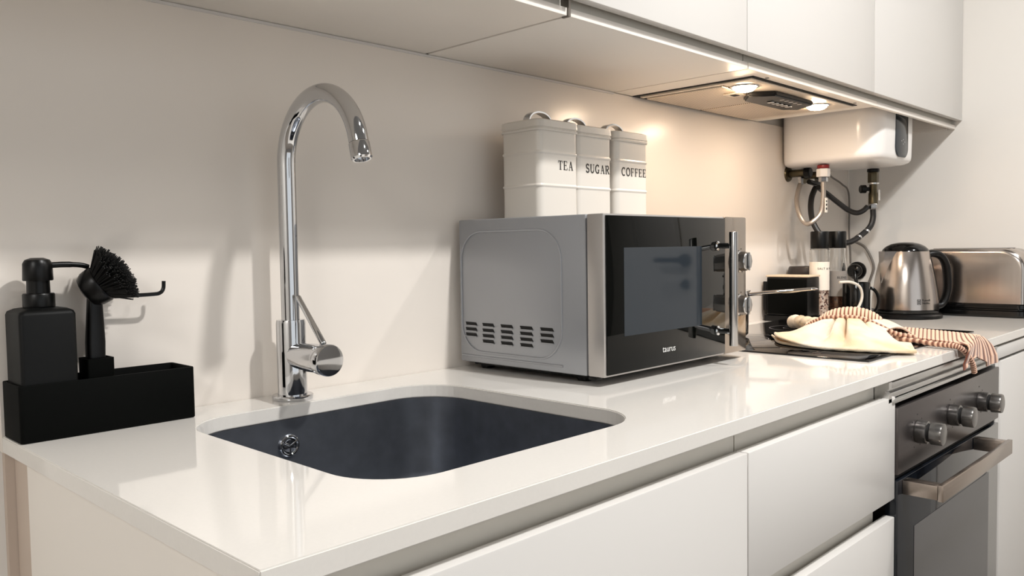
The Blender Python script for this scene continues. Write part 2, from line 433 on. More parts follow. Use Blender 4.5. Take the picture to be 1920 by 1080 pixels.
for kx, kz, rot in ((1.588, .7725, 0), (1.778, .7735, 0), (1.975, .7715, 0)):
    k = obj('knob', MB().lathe([(.0205, 0), (.0215, .003), (.0205, .018), (.0185, .0195)], (kx, -.6215, kz), (0, -1, 0), 32), ovknob, t)
    obj('knob_groove', MB().lathe([(.0165, 0), (.0165, .004)], (kx, -.641, kz), (0, -1, 0), 28), dark_gap, k)
    obj('knob_cap', MB().lathe([(.0185, 0), (.0205, .0015), (.0205, .018), (.0195, .021), (.016, .022)], (kx, -.645, kz), (0, -1, 0), 32), ovknob, k)
pm = MB()
for kx in (1.588, 1.778, 1.975):
    for a in range(-150, 151, 50):
        aa = math.radians(a+90); pm.box(kx+.031*math.cos(aa)-.0008, kx+.031*math.cos(aa)+.0008, -.6214, -.6211, .7725+.031*math.sin(aa)-.0013, .7725+.031*math.sin(aa)+.0013)
tag(obj('dial_markings', pm, print_m, t), kind='stuff')

t = thing('end_cabinet', 'white base cabinet right of the oven, running to the right wall', 'cabinet', (2.46, -.3, 0))
obj('side_panel', B(2.134, 2.166, -.612, -.02, .1, .8620, bev=.001), lac, t)
obj('handle_recess', B(2.1665, RX-.002, -.594, -.580, .79, .875), recess_m, t)
obj('top_rail', B(2.134, RX-.002, -.616, -.6125, .845, .874, bev=.001), lac, t)
obj('door', B(2.168, RX-.002, -.617, -.599, .12, .838, bev=.0015), lac, t)
obj('plinth', B(2.134, RX-.002, -.55, -.535, 0, .0995), lac_warm, t)

# ------------------------------------------------------------------ hob
t = thing('ceramic_hob', 'black glass hob with printed cooking rings, set on the worktop above the oven', 'hob', (1.85, -.31, .9))
obj('glass_plate', B(1.528, 2.176, -.556, -.055, .9, .9035, bev=.001), hobglass, t)
ringm = mat('ring_print', (120, 120, 122), .4)
for cx, cy, R in ((1.72, -.205, .095), (1.74, -.425, .075), (2.01, -.20, .075), (2.0, -.42, .10)):
    q = MB()
    for rad in (R, R*.55):
        q.rings([[(cx+rr_*math.cos(2*PI*i/64), cy+rr_*math.sin(2*PI*i/64), .9038) for i in range(64)] for rr_ in (rad, rad-.0018)], False, False)
    obj('cooking_ring', q, ringm, t)

# ------------------------------------------------------------------ wall cabinets
UB, UY = 1.463, -.330
def wall_cab(x0, x1, label, doors, bottom=True):
    t = thing('wall_cabinet', label, 'cabinet', ((x0+x1)/2, -.16, UB))
    if bottom: obj('bottom_panel', B(x0, x1, UY, -.001, UB, UB+.012, bev=.0008), lac_warm, t)
    obj('side_panel', B(x0, x0+.016, -.309, -.001, UB+.0125, 2.2), lac_warm, t)
    obj('side_panel', B(x1-.016, x1, -.309, -.001, UB+.0125, 2.2), lac_warm, t)
    obj('top_panel', B(x0+.0165, x1-.0165, -.309, -.001, 2.184, 2.2), lac_warm, t)
    obj('handle_recess', B(x0, x1, -.3185, -.3095, UB+.0125, 1.54), recess_m, t)
    for a, b in doors: obj('door', B(a, b, -.349, -.331, 1.487, 2.2, bev=.0012), lac, t)
    return t
wall_cab(-.36, .9545, 'white wall cabinet above the tap, left of the steel divider', [(-.36, .2955), (.2985, .954)])
wall_cab(.9605, 1.500, 'white wall cabinet above the microwave, between the divider and the extractor hood', [(.962, 1.4625)])
hc = thing('wall_cabinet', 'white wall cabinet that houses the extractor hood', 'cabinet', (1.83, -.16, UB))
q = MB()
q.box(1.5035, 1.571, UY, -.001, UB, UB+.012); q.box(2.107, 2.165, UY, -.001, UB, UB+.012); q.box(1.571, 2.107, UY, -.304, UB, UB+.012)
obj('bottom_panel', q, hoodboard, hc)
obj('side_panel', B(1.5035, 1.5195, -.309, -.001, UB+.0125, 2.2), lac_warm, hc)
obj('side_panel', B(2.149, 2.165, -.309, -.001, UB+.0125, 2.2), lac_warm, hc)
obj('top_panel', B(1.52, 2.1485, -.309, -.001, 2.184, 2.2), lac_warm, hc)
obj('handle_recess', B(1.5035, 2.1655, -.3185, -.3095, UB+.0125, 1.54), recess_m, hc)
obj('door', B(1.4645, 2.096, -.349, -.331, 1.487, 2.2, bev=.0012), lac, hc)
for x, y in ((1.615, -.312), (2.07, -.312)): obj('screw_cap', MB().cyl((x, y, UB-.0008), (x, y, UB), .004, n=12), blkp, hc)
ec = thing('wall_cabinet', 'white bottomless wall cabinet above the water heater, against the right wall', 'cabinet', (2.48, -.16, UB))
obj('front_rail', B(2.1665, RX-.001, UY, -.319, UB, UB+.012, bev=.0008), lac_warm, ec)
obj('side_panel', B(RX-.018, RX-.001, -.3085, -.001, UB, 2.2), lac_warm, ec)
obj('top_panel', B(2.1665, RX-.0185, -.3085, -.001, 2.184, 2.2), lac_warm, ec)
obj('handle_recess', B(2.1665, RX-.001, -.3185, -.3095, UB+.0125, 1.54), recess_m, ec)
obj('door', B(2.098, RX-.001, -.349, -.331, 1.487, 2.2, bev=.0012), lac, ec)
tag(obj('divider_strip', B(.9553, .9597, -.333, -.319, 1.4615, 1.56), mat('divider_steel', (120, 114, 108), .35, metal=.7)), 'thin grey steel strip between the two wall cabinets above the canisters', 'divider')

# ------------------------------------------------------------------ extractor hood
t = thing('extractor_hood', 'built-in extractor hood with mesh filters and two lit lamps under the wall cabinet', 'hood', (1.84, -.15, 1.46))
obj('housing', B(1.572, 2.106, -.303, -.002, UB-.0015, 1.60), dark_gap, t)
obj('frame_panel', (lambda q: (q.box(1.580, 2.098, -.296, -.222, UB-.005, UB-.0016, bev=.0008), q.box(1.580, 1.592, -.2225, -.018, UB-.005, UB-.0016), q.box(2.070, 2.098, -.2225, -.018, UB-.005, UB-.0016), q)[-1])(MB()), filt_frame, t)
for x0, x1 in ((1.598, 1.826), (1.833, 2.064)):
    f = obj('grease_filter', B(x0, x1, -.2175, -.0225, UB-.0075, UB-.003, bev=.0015), filter_m, t)
    xm = (x0+x1)/2-.02
    obj('filter_latch', (lambda q: (q.box(xm-.022, xm+.022, -.212, -.178, UB-.0105, UB-.0086, bev=.0006), q)[-1])(MB()), filt_frame, f)
    obj('latch_slot', B(xm-.010, xm+.010, -.202, -.188, UB-.0112, UB-.0106), dark_gap, f)
q = MB(); q.prism([(1.70, -.222), (1.735, -.272), (1.925, -.272), (1.965, -.215), (1.93, -.188), (1.745, -.188)], 2, UB-.017, UB-.0055, bev=.003)
cb = obj('control_box', q, blkp, t)
for k in range(5):
    obj('push_button', B(1.79+k*.022, 1.80+k*.022, -.236, -.222, UB-.0205, UB-.0172, bev=.001), alu, cb)
    obj('button_symbol', B(1.792+k*.022, 1.797+k*.022, -.262, -.252, UB-.0176, UB-.0171), white_print, cb)
for x in (1.64, 2.0):
    l = obj('lamp', MB().lathe([(.010, -.0085), (.018, -.0065), (.0235, -.002), (.025, .003)], (x, -.247, UB-.0080), (0, 0, 1), 32), lampem, t)
    obj('lamp_ring', MB().torus((x, -.247, UB-.0055), .029, .0022), chrome_d, l)

# ------------------------------------------------------------------ microwave
MX0, MX1, MZ0, MZ1 = 1.012, 1.456, .914, 1.1705
t = thing('microwave', 'silver microwave oven with black glass door and chrome bar handle', 'microwave', (1.234, -.17, .9))
body = obj('casing', B(MX0, MX1, -.314, -.018, MZ0, MZ1, bev=.003), mwgrey, t)
q = MB()
path = [(MX0-.0004, y, z) for y, z in rrect(-.263, -.018-.006, .934, 1.1485, .05, 8)]
q.tube(path+[path[0]], .0017, 8, cap=False)
obj('pressed_outline', q, mwgrey, body)
obj('pressed_ridge', MB().tube([(MX0-.0002, -.024, .9255), (MX0-.0002, -.265, .9255)], .0018, 8), mwgrey, body)
cols = [(-.034, 3), (-.0775, 4), (-.1235, 4), (-.170, 4), (-.2165, 3)]
vent = None
for cy, n in cols:
    for k in range(n):
        z = .9865-k*.0098
        if vent is None:
            q = MB(); q.mi = 0
            q.prism([(cy+.001, z), (cy-.026, z), (cy-.0295, z-.0052), (cy-.0015, z-.0052)], 0, MX0-.0006, MX0+.001)
            q.mi = 1; q.prism([(cy+.001, z-.0052), (cy-.0295, z-.0052), (cy-.0295, z-.0066), (cy+.001, z-.0066)], 0, MX0-.0032, MX0+.001)
            vent = obj('vent_slot', q, [dark_gap, mwgrey], body); v0 = (cy, z)
        else:
            c = vent.copy(); C.objects.link(c); c.parent = body; c.location = (0, cy-v0[0], z-v0[1])
fr = obj('door', B(MX0-.001, 1.374, -.350, -.317, MZ0+.0005, MZ1, bev=.0025), mwframe, t)
gl = obj('door_glass', B(MX0+.0035, 1.3725, -.3522, -.3503, MZ0+.004, MZ1-.003, bev=.0006), mwglass, fr)
obj('window', B(1.060, 1.291, -.3527, -.3523, .976, 1.117), mwwin, fr)
hd = obj('handle', MB().cyl((1.343, -.3865, .936), (1.343, -.3865, 1.142), .0078, n=28, bev=.001), chrome_d, fr)
for z in (.962, 1.117):
    obj('handle_post', MB().lathe([(.0085, 0), (.0085, .003), (.0052, .005), (.0052, .030)], (1.343, -.3525, z), (0, -1, 0)), chrome, hd)
cp = obj('control_panel', B(1.3755, MX1, -.350, -.317, MZ0+.0005, MZ1, bev=.0025), mat('microwave_panel', (150, 140, 130), .13, metal=.9), t)
for z in (1.087, 1.004):
    k = obj('knob', MB().lathe([(.021, 0), (.021, .004), (.0185, .006), (.0175, .020), (.016, .0215)], (1.424, -.3503, z), (0, -1, 0), 8), chrome_d, cp)
    obj('knob_grip', B(1.4215, 1.4265, -.3755, -.3722, z-.017, z+.017, bev=.0015), chrome, k)
pm = MB()
for zc in (1.087, 1.004):
    for a in range(-140, 141, 28):
        aa = math.radians(a+90); pm.box(1.424+.0265*math.cos(aa)-.0006, 1.424+.0265*math.cos(aa)+.0006, -.3505, -.3502, zc+.0265*math.sin(aa)-.001, zc+.0265*math.sin(aa)+.001)
tag(obj('dial_markings', pm, print_m, cp), kind='stuff')
tx = text_mb('taurus', .0155, (1.1665, -.3524, .9395), (1, 0, 0), (0, 0, 1), thick=.0003)
obj('lettering', tx, white_print, fr, smooth=False, recalc=False)
for x in (1.05, 1.42):
    for y in (-.28, -.05): obj('foot', MB().lathe([(.012, 0), (.013, .004), (.013, .0135)], (x, y, .9003), (0, 0, 1), 20), blkp, t)
obj('base_pan', B(1.03, 1.44, -.30, -.035, .9075, .9138, bev=.002), blkp, t)
obj('hinge', B(1.014, 1.030, -.332, -.3155, .9085, .9138, bev=.001), blkp, t)

# ------------------------------------------------------------------ canisters with slab-serif print
def slab(txt, h, x, y, z, sp=.16):
    mb = MB(); tk = h*.165
    def st(pts, wd=tk):
        pts = [Vector((p[0]*h, p[1]*h)) for p in pts]; L = []; R_ = []
        for i, p in enumerate(pts):
            a = pts[max(i-1, 0)]; b = pts[min(i+1, len(pts)-1)]; d_ = (b-a).normalized(); n_ = Vector((-d_.y, d_.x))*wd/2
            L.append(p+n_); R_.append(p-n_)
        vv = [(mb.bm.verts.new((ox+l.x, y, z+l.y)), mb.bm.verts.new((ox+r.x, y, z+r.y))) for l, r in zip(L, R_)]
        for a, b in zip(vv, vv[1:]): mb.bm.faces.new((a[0], b[0], b[1], a[1]))
    def arc(cx, cy, rx, ry, a0, a1, n=14): return [(cx+rx*math.cos(math.radians(a0+(a1-a0)*i/n)), cy+ry*math.sin(math.radians(a0+(a1-a0)*i/n))) for i in range(n+1)]
    s = .13; ox = x
    W = {'T': .72, 'E': .68, 'A': .78, 'S': .58, 'U': .8, 'G': .8, 'R': .78, 'C': .74, 'O': .82, 'F': .66}
    for ch in txt:
        if ch == 'T': st([(0, .96), (.72, .96)], h*.08); st([(.36, 0), (.36, .98)]); st([(.2, .03), (.52, .03)], h*.06); st([(.03, .98), (.03, .74)], h*.06); st([(.69, .98), (.69, .74)], h*.06)
        if ch in 'EF':
            st([(.14, 0), (.14, 1)]); st([(0, .96), (.6, .96)], h*.07); st([(.14, .52), (.46, .52)], h*.07); st([(.58, .98), (.58, .76)], h*.06); st([(.46, .64), (.46, .4)], h*.06)
            if ch == 'E': st([(0, .04), (.64, .04)], h*.07); st([(.62, .02), (.62, .27)], h*.06)
            else: st([(0, .03), (.3, .03)], h*.06)
        if ch == 'A': st([(.12, .02), (.38, .98)], h*.07); st([(.38, .98), (.66, .02)]); st([(.2, .36), (.56, .36)], h*.07); st([(0, .03), (.26, .03)], h*.06); st([(.5, .03), (.8, .03)], h*.06)
        if ch == 'S': st(arc(.29, .73, .22, .23, 20, 270)); st(arc(.29, .27, .24, .23, 90, -160)); st([(.52, .98), (.52, .72)], h*.06); st([(.05, .02), (.05, .28)], h*.06)
        if ch == 'U': st([(.16, 1), (.16, .35)]); st(arc(.4, .33, .24, .29, 180, 360)); st([(.64, .35), (.64, 1)], h*.07); st([(.02, .97), (.3, .97)], h*.06); st([(.52, .97), (.78, .97)], h*.06)
        if ch in 'CG': st(arc(.4, .5, .34, .46, 50, 310, 20)); st([(.64, .98), (.64, .72)], h*.06)
        if ch == 'G': st([(.62, .03), (.62, .42)]); st([(.46, .42), (.78, .42)], h*.06)
        if ch == 'O': st(arc(.41, .5, .35, .46, 0, 360, 24))
        if ch == 'R': st([(.14, 0), (.14, 1)]); st([(0, .96), (.38, .96)], h*.07); st(arc(.38, .74, .21, .22, 90, -90)); st([(.38, .52), (.14, .52)], h*.07); st([(.36, .52), (.64, .04)]); st([(0, .03), (.3, .03)], h*.06); st([(.56, .03), (.8, .03)], h*.06)
        ox += (W[ch]+sp)*h
    return mb
CAN = [(1.088, -.150, 'TEA', 1.138, 'tall cream enamel canister lettered TEA on the microwave'),
       (1.1995, -.143, 'SUGAR', 1.226, 'cream enamel canister lettered SUGAR, middle one of the three on the microwave'),
       (1.3215, -.143, 'COFFEE', 1.338, 'cream enamel canister lettered COFFEE, at the handle end of the microwave')]
for cx, cy, txt, tx0, lab in CAN:
    wd, dp, zb = .108, .096, MZ1+.0003
    t = thing('canister', lab, 'canister', (cx+wd/2, cy+dp/2, zb), 'enamel canisters on the microwave')
    mb = MB(); rr = []
    zs = [(0, 0.002), (0.003, 0)]
    for zr in (.059, .118): zs += [(zr-.0042, 0), (zr-.003, 0), (zr-.0015, -.0012), (zr, -.0016), (zr+.0015, -.0012), (zr+.003, 0), (zr+.0042, 0)]
    zs = [(0, .002), (.003, 0), (.005, 0)]+zs[2:]+[(.1575, 0)]
    for z, off in zs: rr.append([(x, y, zb+z) for x, y in rrect(cx+off, cx+wd-off, cy+off, cy+dp-off, .012, 6)])
    mb.rings(rr); obj('body', mb, enamel, t, angle=60)
    mb = MB(); rr = []
    for z, off in ((.1565, -.0022), (.1595, -.0030), (.1615, -.0012), (.1620, -.0012), (.1635, -.003), (.1750, -.002), (.1775, .004)):
        rr.append([(x, y, zb+z) for x, y in rrect(cx+off, cx+wd-off, cy+off, cy+dp-off, .013, 6)])
    mb.rings(rr); ld = obj('lid', mb, enamel, t, angle=50)
    hx = cx+wd/2; hy = cy+dp/2+.004; mb = MB(); rr = []
    for i in range(17):
        a = PI*i/16; px, pz = hx-.031*math.cos(a), zb+.1745+.023*math.sin(a)**.8
        nx, nz = -math.cos(a), math.sin(a); tt = .0014
        rr.append([(px+nx*tt, hy-.008, pz+nz*tt), (px+nx*tt, hy+.008, pz+nz*tt), (px-nx*tt, hy+.008, pz-nz*tt), (px-nx*tt, hy-.008, pz-nz*tt)])
    mb.rings(rr); obj('handle', mb, chrome, ld)
    obj('lettering', slab(txt, .0165, tx0, cy-.0004, zb+.0885), print_m, t, smooth=False, recalc=False)

# ------------------------------------------------------------------ tap
TX, TY = .645, -.050
t = thing('kitchen_tap', 'tall chrome swan-neck tap standing behind the sink', 'tap', (TX, TY, .9))
obj('base_ring', MB().lathe([(.029, 0), (.030, .0015), (.030, .0055), (.0285, .007)], (TX, TY, .9002), n=48), chrome, t)
obj('body', MB().lathe([(.0215, .007), (.0215, .113), (.0205, .118), (.014, .1185)], (TX, TY, .9), n=48), chrome, t)
R0 = .0915; zc = 1.2455; pts = [(TX, TY, 1.0185), (TX, TY, 1.12), (TX, TY, 1.2), (TX, TY, zc)]
for i in range(1, 29):
    a = math.radians(168*i/28); pts.append((TX, TY-R0+R0*math.cos(a), zc+R0*math.sin(a)))
dv = (Vector(pts[-1])-Vector(pts[-2])).normalized(); end = Vector(pts[-1])
pts.append(end+dv*.004)
obj('spout', MB().tube(pts, .0133, 28), chrome, t)
obj('aerator', MB().lathe([(.0136, 0), (.0142, .001), (.0142, .021), (.0125, .023), (.010, .023), (.010, .018)], end+dv*.0045, dv, 32), chrome, t)
kz = .9655
k = obj('mixer_valve', MB().lathe([(.018, 0), (.0195, .02), (.021, .04), (.0215, .066)], (TX, TY-.016, kz), (0, -1, 0), 40), chrome, t)
cp_ = obj('valve_cap', MB().lathe([(.0225, 0), (.0228, .002), (.0228, .017), (.0215, .019), (.018, .0192)], (TX, TY-.083, kz), (0, -1, 0), 40), chrome, t)
obj('lever', MB().cyl((TX, TY-.086, kz+.022), (TX, TY-.022, kz+.087), .0046, .0042, n=16, bev=.001), chrome, t)

# ------------------------------------------------------------------ washing-up set
t = thing('sink_caddy', 'long matte black washing-up caddy with a hook rod, at the left end of the worktop', 'caddy', (.382, -.035, .9))
mb = MB(); X0, X1, Y0, Y1 = .279, .487, -.0705, -.002
mb.rings([[(x, y, z) for x, y in rrect(X0+o, X1-o, Y0+o, Y1-o, .004, 4)] for o, z in ((.001, .9003), (0, .9015), (0, .967), (.0005, .968), (.0025, .968), (.003, .967), (.003, .9045), (.004, .904))])
obj('tray', mb, blk, t)
obj('hook_rod', MB().tube(spline([(.379, -.017, .912), (.379, -.017, 1.02), (.379, -.019, 1.052), (.386, -.024, 1.0635), (.41, -.03, 1.0645), (.45, -.032, 1.065), (.461, -.032, 1.0665), (.4655, -.032, 1.072), (.4665, -.032, 1.082)], 8), .0026, 10), blkp, t)
t = thing('soap_dispenser', 'square matte black soap dispenser standing in the caddy', 'dispenser', (.3145, -.0365, .905))
mb = MB()
mb.rings([[(x, y, z) for x, y in rrect(.2835+o, .3455-o, -.0665+o, -.0065-o, .005, 5)] for o, z in ((.003, .9045), (0, .907), (0, 1.0485), (.0015, 1.0525), (.007, 1.0555), (.015, 1.057))])
obj('bottle', mb, blk_ceramic, t, angle=50)
q = MB(); PX, PY = .3135, -.0365
q.lathe([(.0172, 1.0572), (.0175, 1.0585), (.0175, 1.072), (.0165, 1.0735), (.0128, 1.074), (.0125, 1.0885)], (PX, PY, 0), n=36); obj('collar', q, blkp, t)
q = MB(); q.lathe([(.0160, 1.0887), (.0166, 1.090), (.0160, 1.109), (.0135, 1.1135), (.007, 1.116)], (PX, PY, 0), n=36)
pm_ = obj('pump_head', q, blkp, t)
obj('nozzle', MB().tube(spline([(PX+.013, PY, 1.1068), (PX+.03, PY, 1.1073), (PX+.048, PY, 1.1062), (PX+.0575, PY, 1.1035)], 6), [.0036]*9+[.0032]*10, 12), blkp, pm_)

t = thing('dish_brush', 'round black dish brush with bristles, standing in a square holder in the caddy', 'brush', (.3745, -.040, .905))
mb = MB()
mb.rings([[(x, y, z) for x, y in rrect(.3585+o, .3905-o, -.058+o, -.0245-o, .003, 4)] for o, z in ((0, .9045), (0, .990), (.0022, .990), (.0022, .93))])
obj('holder', mb, blk, t)
mb = MB(); rr = []
for z, hw, hd_ in ((.932, .010, .008), (.985, .0105, .0085), (1.01, .0108, .0085), (1.04, .0095, .0075), (1.062, .0085, .007), (1.074, .008, .0065)):
    cx = .3735+(z-.99)*.02
    rr.append([(x, y, z) for x, y in rrect(cx-hw, cx+hw, -.0415-hd_, -.0415+hd_, .005, 4)])
mb.rings(rr); obj('handle', mb, blkp, t, angle=60)
HC = Vector((.3755, -.0415, 1.0775)); AX = Vector((.70, -.44, .56)).normalized()
obj('head', MB().lathe([(.012, -.013), (.020, -.010), (.0235, -.003), (.0245, .008), (.0235, .0105)], HC, AX, 36), blkp, t)
q = MB(); qq = Vector((0, 0, 1)).rotation_difference(AX)
for k in range(900):
    r = .0215*math.sqrt(random.random()); a = random.random()*2*PI
    b0 = HC+qq @ Vector((r*math.cos(a), r*math.sin(a), .010))
    dd = qq @ Vector((r*math.cos(a)*38+random.uniform(-.16, .16), r*math.sin(a)*38+random.uniform(-.16, .16), 1)).normalized()
    L = .0360*random.uniform(.86, 1.06)*(1-.18*(r/.0215)**2)
    q.cyl(b0, b0+dd*L, .00095, .0006, n=4)
tag(obj('bristles', q, bristle_m, t, smooth=False, recalc=False), kind='stuff')

# ------------------------------------------------------------------ water heater and pipes
t = thing('water_heater', 'small white electric water heater with dark display strip, hung half inside the wall cabinet', 'water heater', (2.42, -.14, 1.33))
HX0, HX1, HY0, HY1 = 2.272, 2.585, -.292, -.004
mb = MB()
def heat_sec(o, z): return [(x, y, z) for x, y in rrect(HX0+o, HX1-o, HY0+o, HY1+min(0, -o*.3), .065-min(o, .05)*.6, 10)]
mb.rings([heat_sec(o, z) for o, z in ((.075, 1.3395), (.04, 1.3405), (.016, 1.3435), (.006, 1.348), (.0015, 1.354), (0, 1.364), (-.002, 1.44), (-.003, 1.62), (.01, 1.655), (.04, 1.67))])
obj('casing', mb, heater_m, t, angle=60)
mb = MB(); mb.rings([[(x, y, z) for x, z in rrect(2.398-o, 2.492+o, 1.3565-o, 1.52+o, .03+o, 8)] for y, o in ((-.293, 0), (-.2955, 0), (-.2962, -.0015))])
dp_ = obj('display_panel', mb, heater_dk, t)
q = MB()
for x, z in ((2.440, 1.402), (2.452, 1.406), (2.452, 1.394), (2.464, 1.400)): q.cyl((x, -.2965, z), (x, -.2962, z), .0012, n=8)
obj('indicator_dots', q, white_print, dp_)
ht = t
def hose(name, label, pts, r, m, n=10, cat='hose'):
    return tag(obj(name, MB().tube(spline(pts, 10), r, n), m), label, cat)

def fitting(name, label, parts, loc):
    t = thing(name, label, 'pipe fitting', loc)
    for nm, mb, m in parts: obj(nm, mb, m, t)
    return t
hx, hy = 2.306, -.130
fitting('hot_outlet', 'white hexagonal nut with red collar under the water heater', [
    ('collar', MB().cyl((hx, hy, 1.3295), (hx, hy, 1.3392), .0165, n=28, bev=.001), red_m),
    ('nut', MB().cyl((hx, hy, 1.306), (hx, hy, 1.3290), .0185, n=6, bev=.002), heater_m),
    ('swivel_nut', MB().cyl((hx, hy, 1.292), (hx, hy, 1.3055), .0125, n=6, bev=.001), chrome)], (hx, hy, 1.339))
braid = mat('steel_braid', (172, 163, 154), .38, metal=.7, noise=((700, 700, 700), .35, 2))
hose('braided_hose', 'looped steel braided hose between the red collared nut and the wall valve',
     [(hx, hy, 1.2915), (2.306, -.130, 1.25), (2.303, -.125, 1.205), (2.285, -.105, 1.177), (2.285, -.085, 1.178), (2.29, -.066, 1.205), (2.305, -.052, 1.24), (2.33, -.044, 1.27), (2.352, -.040, 1.292)], .0068, braid)
tg = B(hx-.008, hx+.008, hy-.0095, hy-.0078, 1.205, 1.246, bev=.0004)
tg2 = obj('hose_tag', tg, label_m); tag(tg2, 'small white printed tag on the braided hose', 'tag')
tt = obj('print', (lambda q: (q.box(hx-.004, hx+.004, hy-.0099, hy-.0096, 1.213, 1.219), q.box(hx-.004, hx+.004, hy-.0099, hy-.0096, 1.224, 1.230), q.box(hx-.004, hx+.004, hy-.0099, hy-.0096, 1.235, 1.239), q)[-1])(MB()), print_m, tg2)

def wall_valve(x, z, lab, kx):
    t = thing('angle_valve', lab, 'valve', (x, 0, z), 'angle valves under the water heater')
    obj('escutcheon', MB().lathe([(.024, 0), (.022, .004), (.012, .006)], (x, -.0005, z), (0, -1, 0), 24), brass_m, t)
    obj('body', MB().cyl((x, -.007, z), (x, -.052, z), .011, n=16, bev=.001), brass_m, t)
    obj('handle', MB().lathe([(.012, 0), (.0165, .002), (.0165, .016), (.013, .019)], (x, -.0525, z), (0, -1, 0), 8), blkp, t)
    obj('outlet', MB().cyl((x, -.040, z-.0115), (x, -.040, z-.034), .0085, n=6), chrome_d, t)
wall_valve(2.356, 1.326, 'left dark wall valve under the water heater, feeding the braided hose', 0)
wall_valve(2.468, 1.326, 'right dark wall valve under the water heater, feeding the black hoses', 0)

cx_, cy_ = 2.555, -.175
fitting('cold_inlet', 'dark brass safety valve with black cap under the right end of the water heater', [
    ('cap', MB().cyl((cx_, cy_, 1.330), (cx_, cy_, 1.3395), .0175, n=24, bev=.001), blkp),
    ('union_nut', MB().cyl((cx_, cy_, 1.298), (cx_, cy_, 1.3295), .0155, n=6, bev=.0015), brass_m),
    ('ring', MB().cyl((cx_, cy_, 1.293), (cx_, cy_, 1.2975), .0168, n=24), alu),
    ('body', MB().lathe([(.0135, 0), (.0135, .03), (.0115, .034), (.0115, .057)], (cx_, cy_, 1.235), (0, 0, 1), 24), brass_m),
    ('test_knob', MB().lathe([(.006, 0), (.006, .008), (.0125, .010), (.0125, .024), (.010, .026)], (cx_-.009, cy_+.0098, 1.279), (-.7, .7, 0), 20), blkp),
    ('label_sleeve', B(cx_+.002, cx_+.0125, cy_-.0165, cy_-.0138, 1.244, 1.276, bev=.0006), heater_m),
    ('hose_nut', MB().cyl((cx_, cy_, 1.218), (cx_, cy_, 1.2345), .0145, n=6, bev=.001), chrome_d)], (cx_, cy_, 1.339))
hose('rubber_hose', 'thick black hose in a deep loop from the safety valve to the right wall valve',
     [(cx_, cy_, 1.2175), (cx_, cy_, 1.19), (2.545, -.170, 1.165), (2.515, -.158, 1.142), (2.47, -.145, 1.122), (2.435, -.128, 1.117), (2.41, -.105, 1.122), (2.400, -.080, 1.145), (2.402, -.058, 1.18), (2.412, -.046, 1.22), (2.430, -.040, 1.255), (2.452, -.038, 1.278), (2.465, -.039, 1.291)], .0085, hose_blk)
for p, dd in (((2.500, -.154, 1.134), (-.75, .2, -.6)), ((2.531, -.165, 1.1515), (-.7, .2, -.75))):
    dd = Vector(dd).normalized()
    tag(obj('hose_clip', MB().lathe([(.0098, -.003), (.0102, 0), (.0098, .003)], p, dd, 20), alu), 'small silver clip on the bend of the thick black hose' if p[0] < 2.51 else 'small silver clip higher up on the thick black hose', 'clip')
hose('rubber_hose', 'black hose sagging from the safety valve to the pipe between the wall valves',
     [(cx_-.0155, cy_+.010, 1.2265), (2.53, -.155, 1.214), (2.52, -.14, 1.208), (2.51, -.12, 1.216), (2.485, -.10, 1.238), (2.455, -.082, 1.262), (2.42, -.074, 1.278), (2.40, -.0745, 1.284)], .0078, hose_blk)
hose('hose_bridge', 'short black connecting pipe between the two wall valves', [(2.368, -.060, 1.300), (2.395, -.064, 1.296), (2.43, -.063, 1.299), (2.455, -.060, 1.304)], .0075, blkp)
hose('power_cable', 'thin grey cable hanging down the corner from the water heater',
     [(2.572, -.030, 1.350), (2.60, -.026, 1.33), (2.70, -.020, 1.31), (2.776, -.012, 1.28), (2.785, -.010, 1.15), (2.780, -.016, 1.09), (2.768, -.022, 1.05)], .003, greycab, 8) ['category'] = 'cable'
hose('power_cable', 'thin grey cable looping on the right wall towards the black mug',
     [(2.792, -.018, 1.125), (2.793, -.032, 1.119), (2.793, -.060, 1.102), (2.793, -.080, 1.068), (2.793, -.089, 1.035), (2.793, -.080, 1.002), (2.793, -.066, .96), (2.793, -.06, .905)], .0042, greycab, 8)['category'] = 'cable'
t = thing('power_plug', 'round black power plug in the corner behind the black mug', 'plug', (2.793, -.030, 1.024))
obj('socket', MB().cyl((2.7995, -.034, 1.024), (2.790, -.034, 1.024), .030, n=36, bev=.002), blkp, t)
obj('body', MB().lathe([(.023, 0), (.0245, .004), (.0235, .022), (.019, .030), (.010, .034)], (2.7895, -.034, 1.024), (-1, 0, 0), 32), blkg, t)
obj('cord_neck', MB().tube([(2.762, -.034, 1.026), (2.752, -.042, 1.012), (2.748, -.050, .990), (2.748, -.052, .97)], [.008, .007, .0055, .0045], 12), blkg, t)

# ------------------------------------------------------------------ things behind the hob
t = thing('saucepan', 'polished steel saucepan with a long handle, half hidden behind the microwave', 'saucepan', (1.715, -.12, .9037))
obj('pan', MB().lathe([(.060, .0003), (.078, .002), (.084, .008), (.0855, .10), (.089, .1075), (.0885, .109), (.084, .104), (.082, .012), (.076, .006), (0.001, .005)], (1.715, -.12, .9038), n=56), chrome, t, angle=50)
mb = MB(); rr = []
hs = [(0, 0, 0, .010, .0045), (.012, 0, .001, .010, .0045), (.04, 0, .003, .0095, .005), (.10, 0, .007, .0105, .0048), (.14, 0, .010, .0115, .0042), (.158, 0, .011, .010, .0038), (.164, 0, .011, .005, .002)]
Hs = Vector((1.715+.0868*.707, -.12-.0868*.707, 1.0005)); dx = Vector((.707, -.707, 0)); dyy = Vector((.707, .707, 0))
for a, _, z, wd, th in hs:
    rr.append([Hs+dx*a+Vector((0, 0, z))+dyy*(wd*math.cos(2*PI*i/16))+Vector((0, 0, 1))*(th*math.sin(2*PI*i/16)) for i in range(16)])
mb.rings(rr); obj('handle', mb, chrome, t)

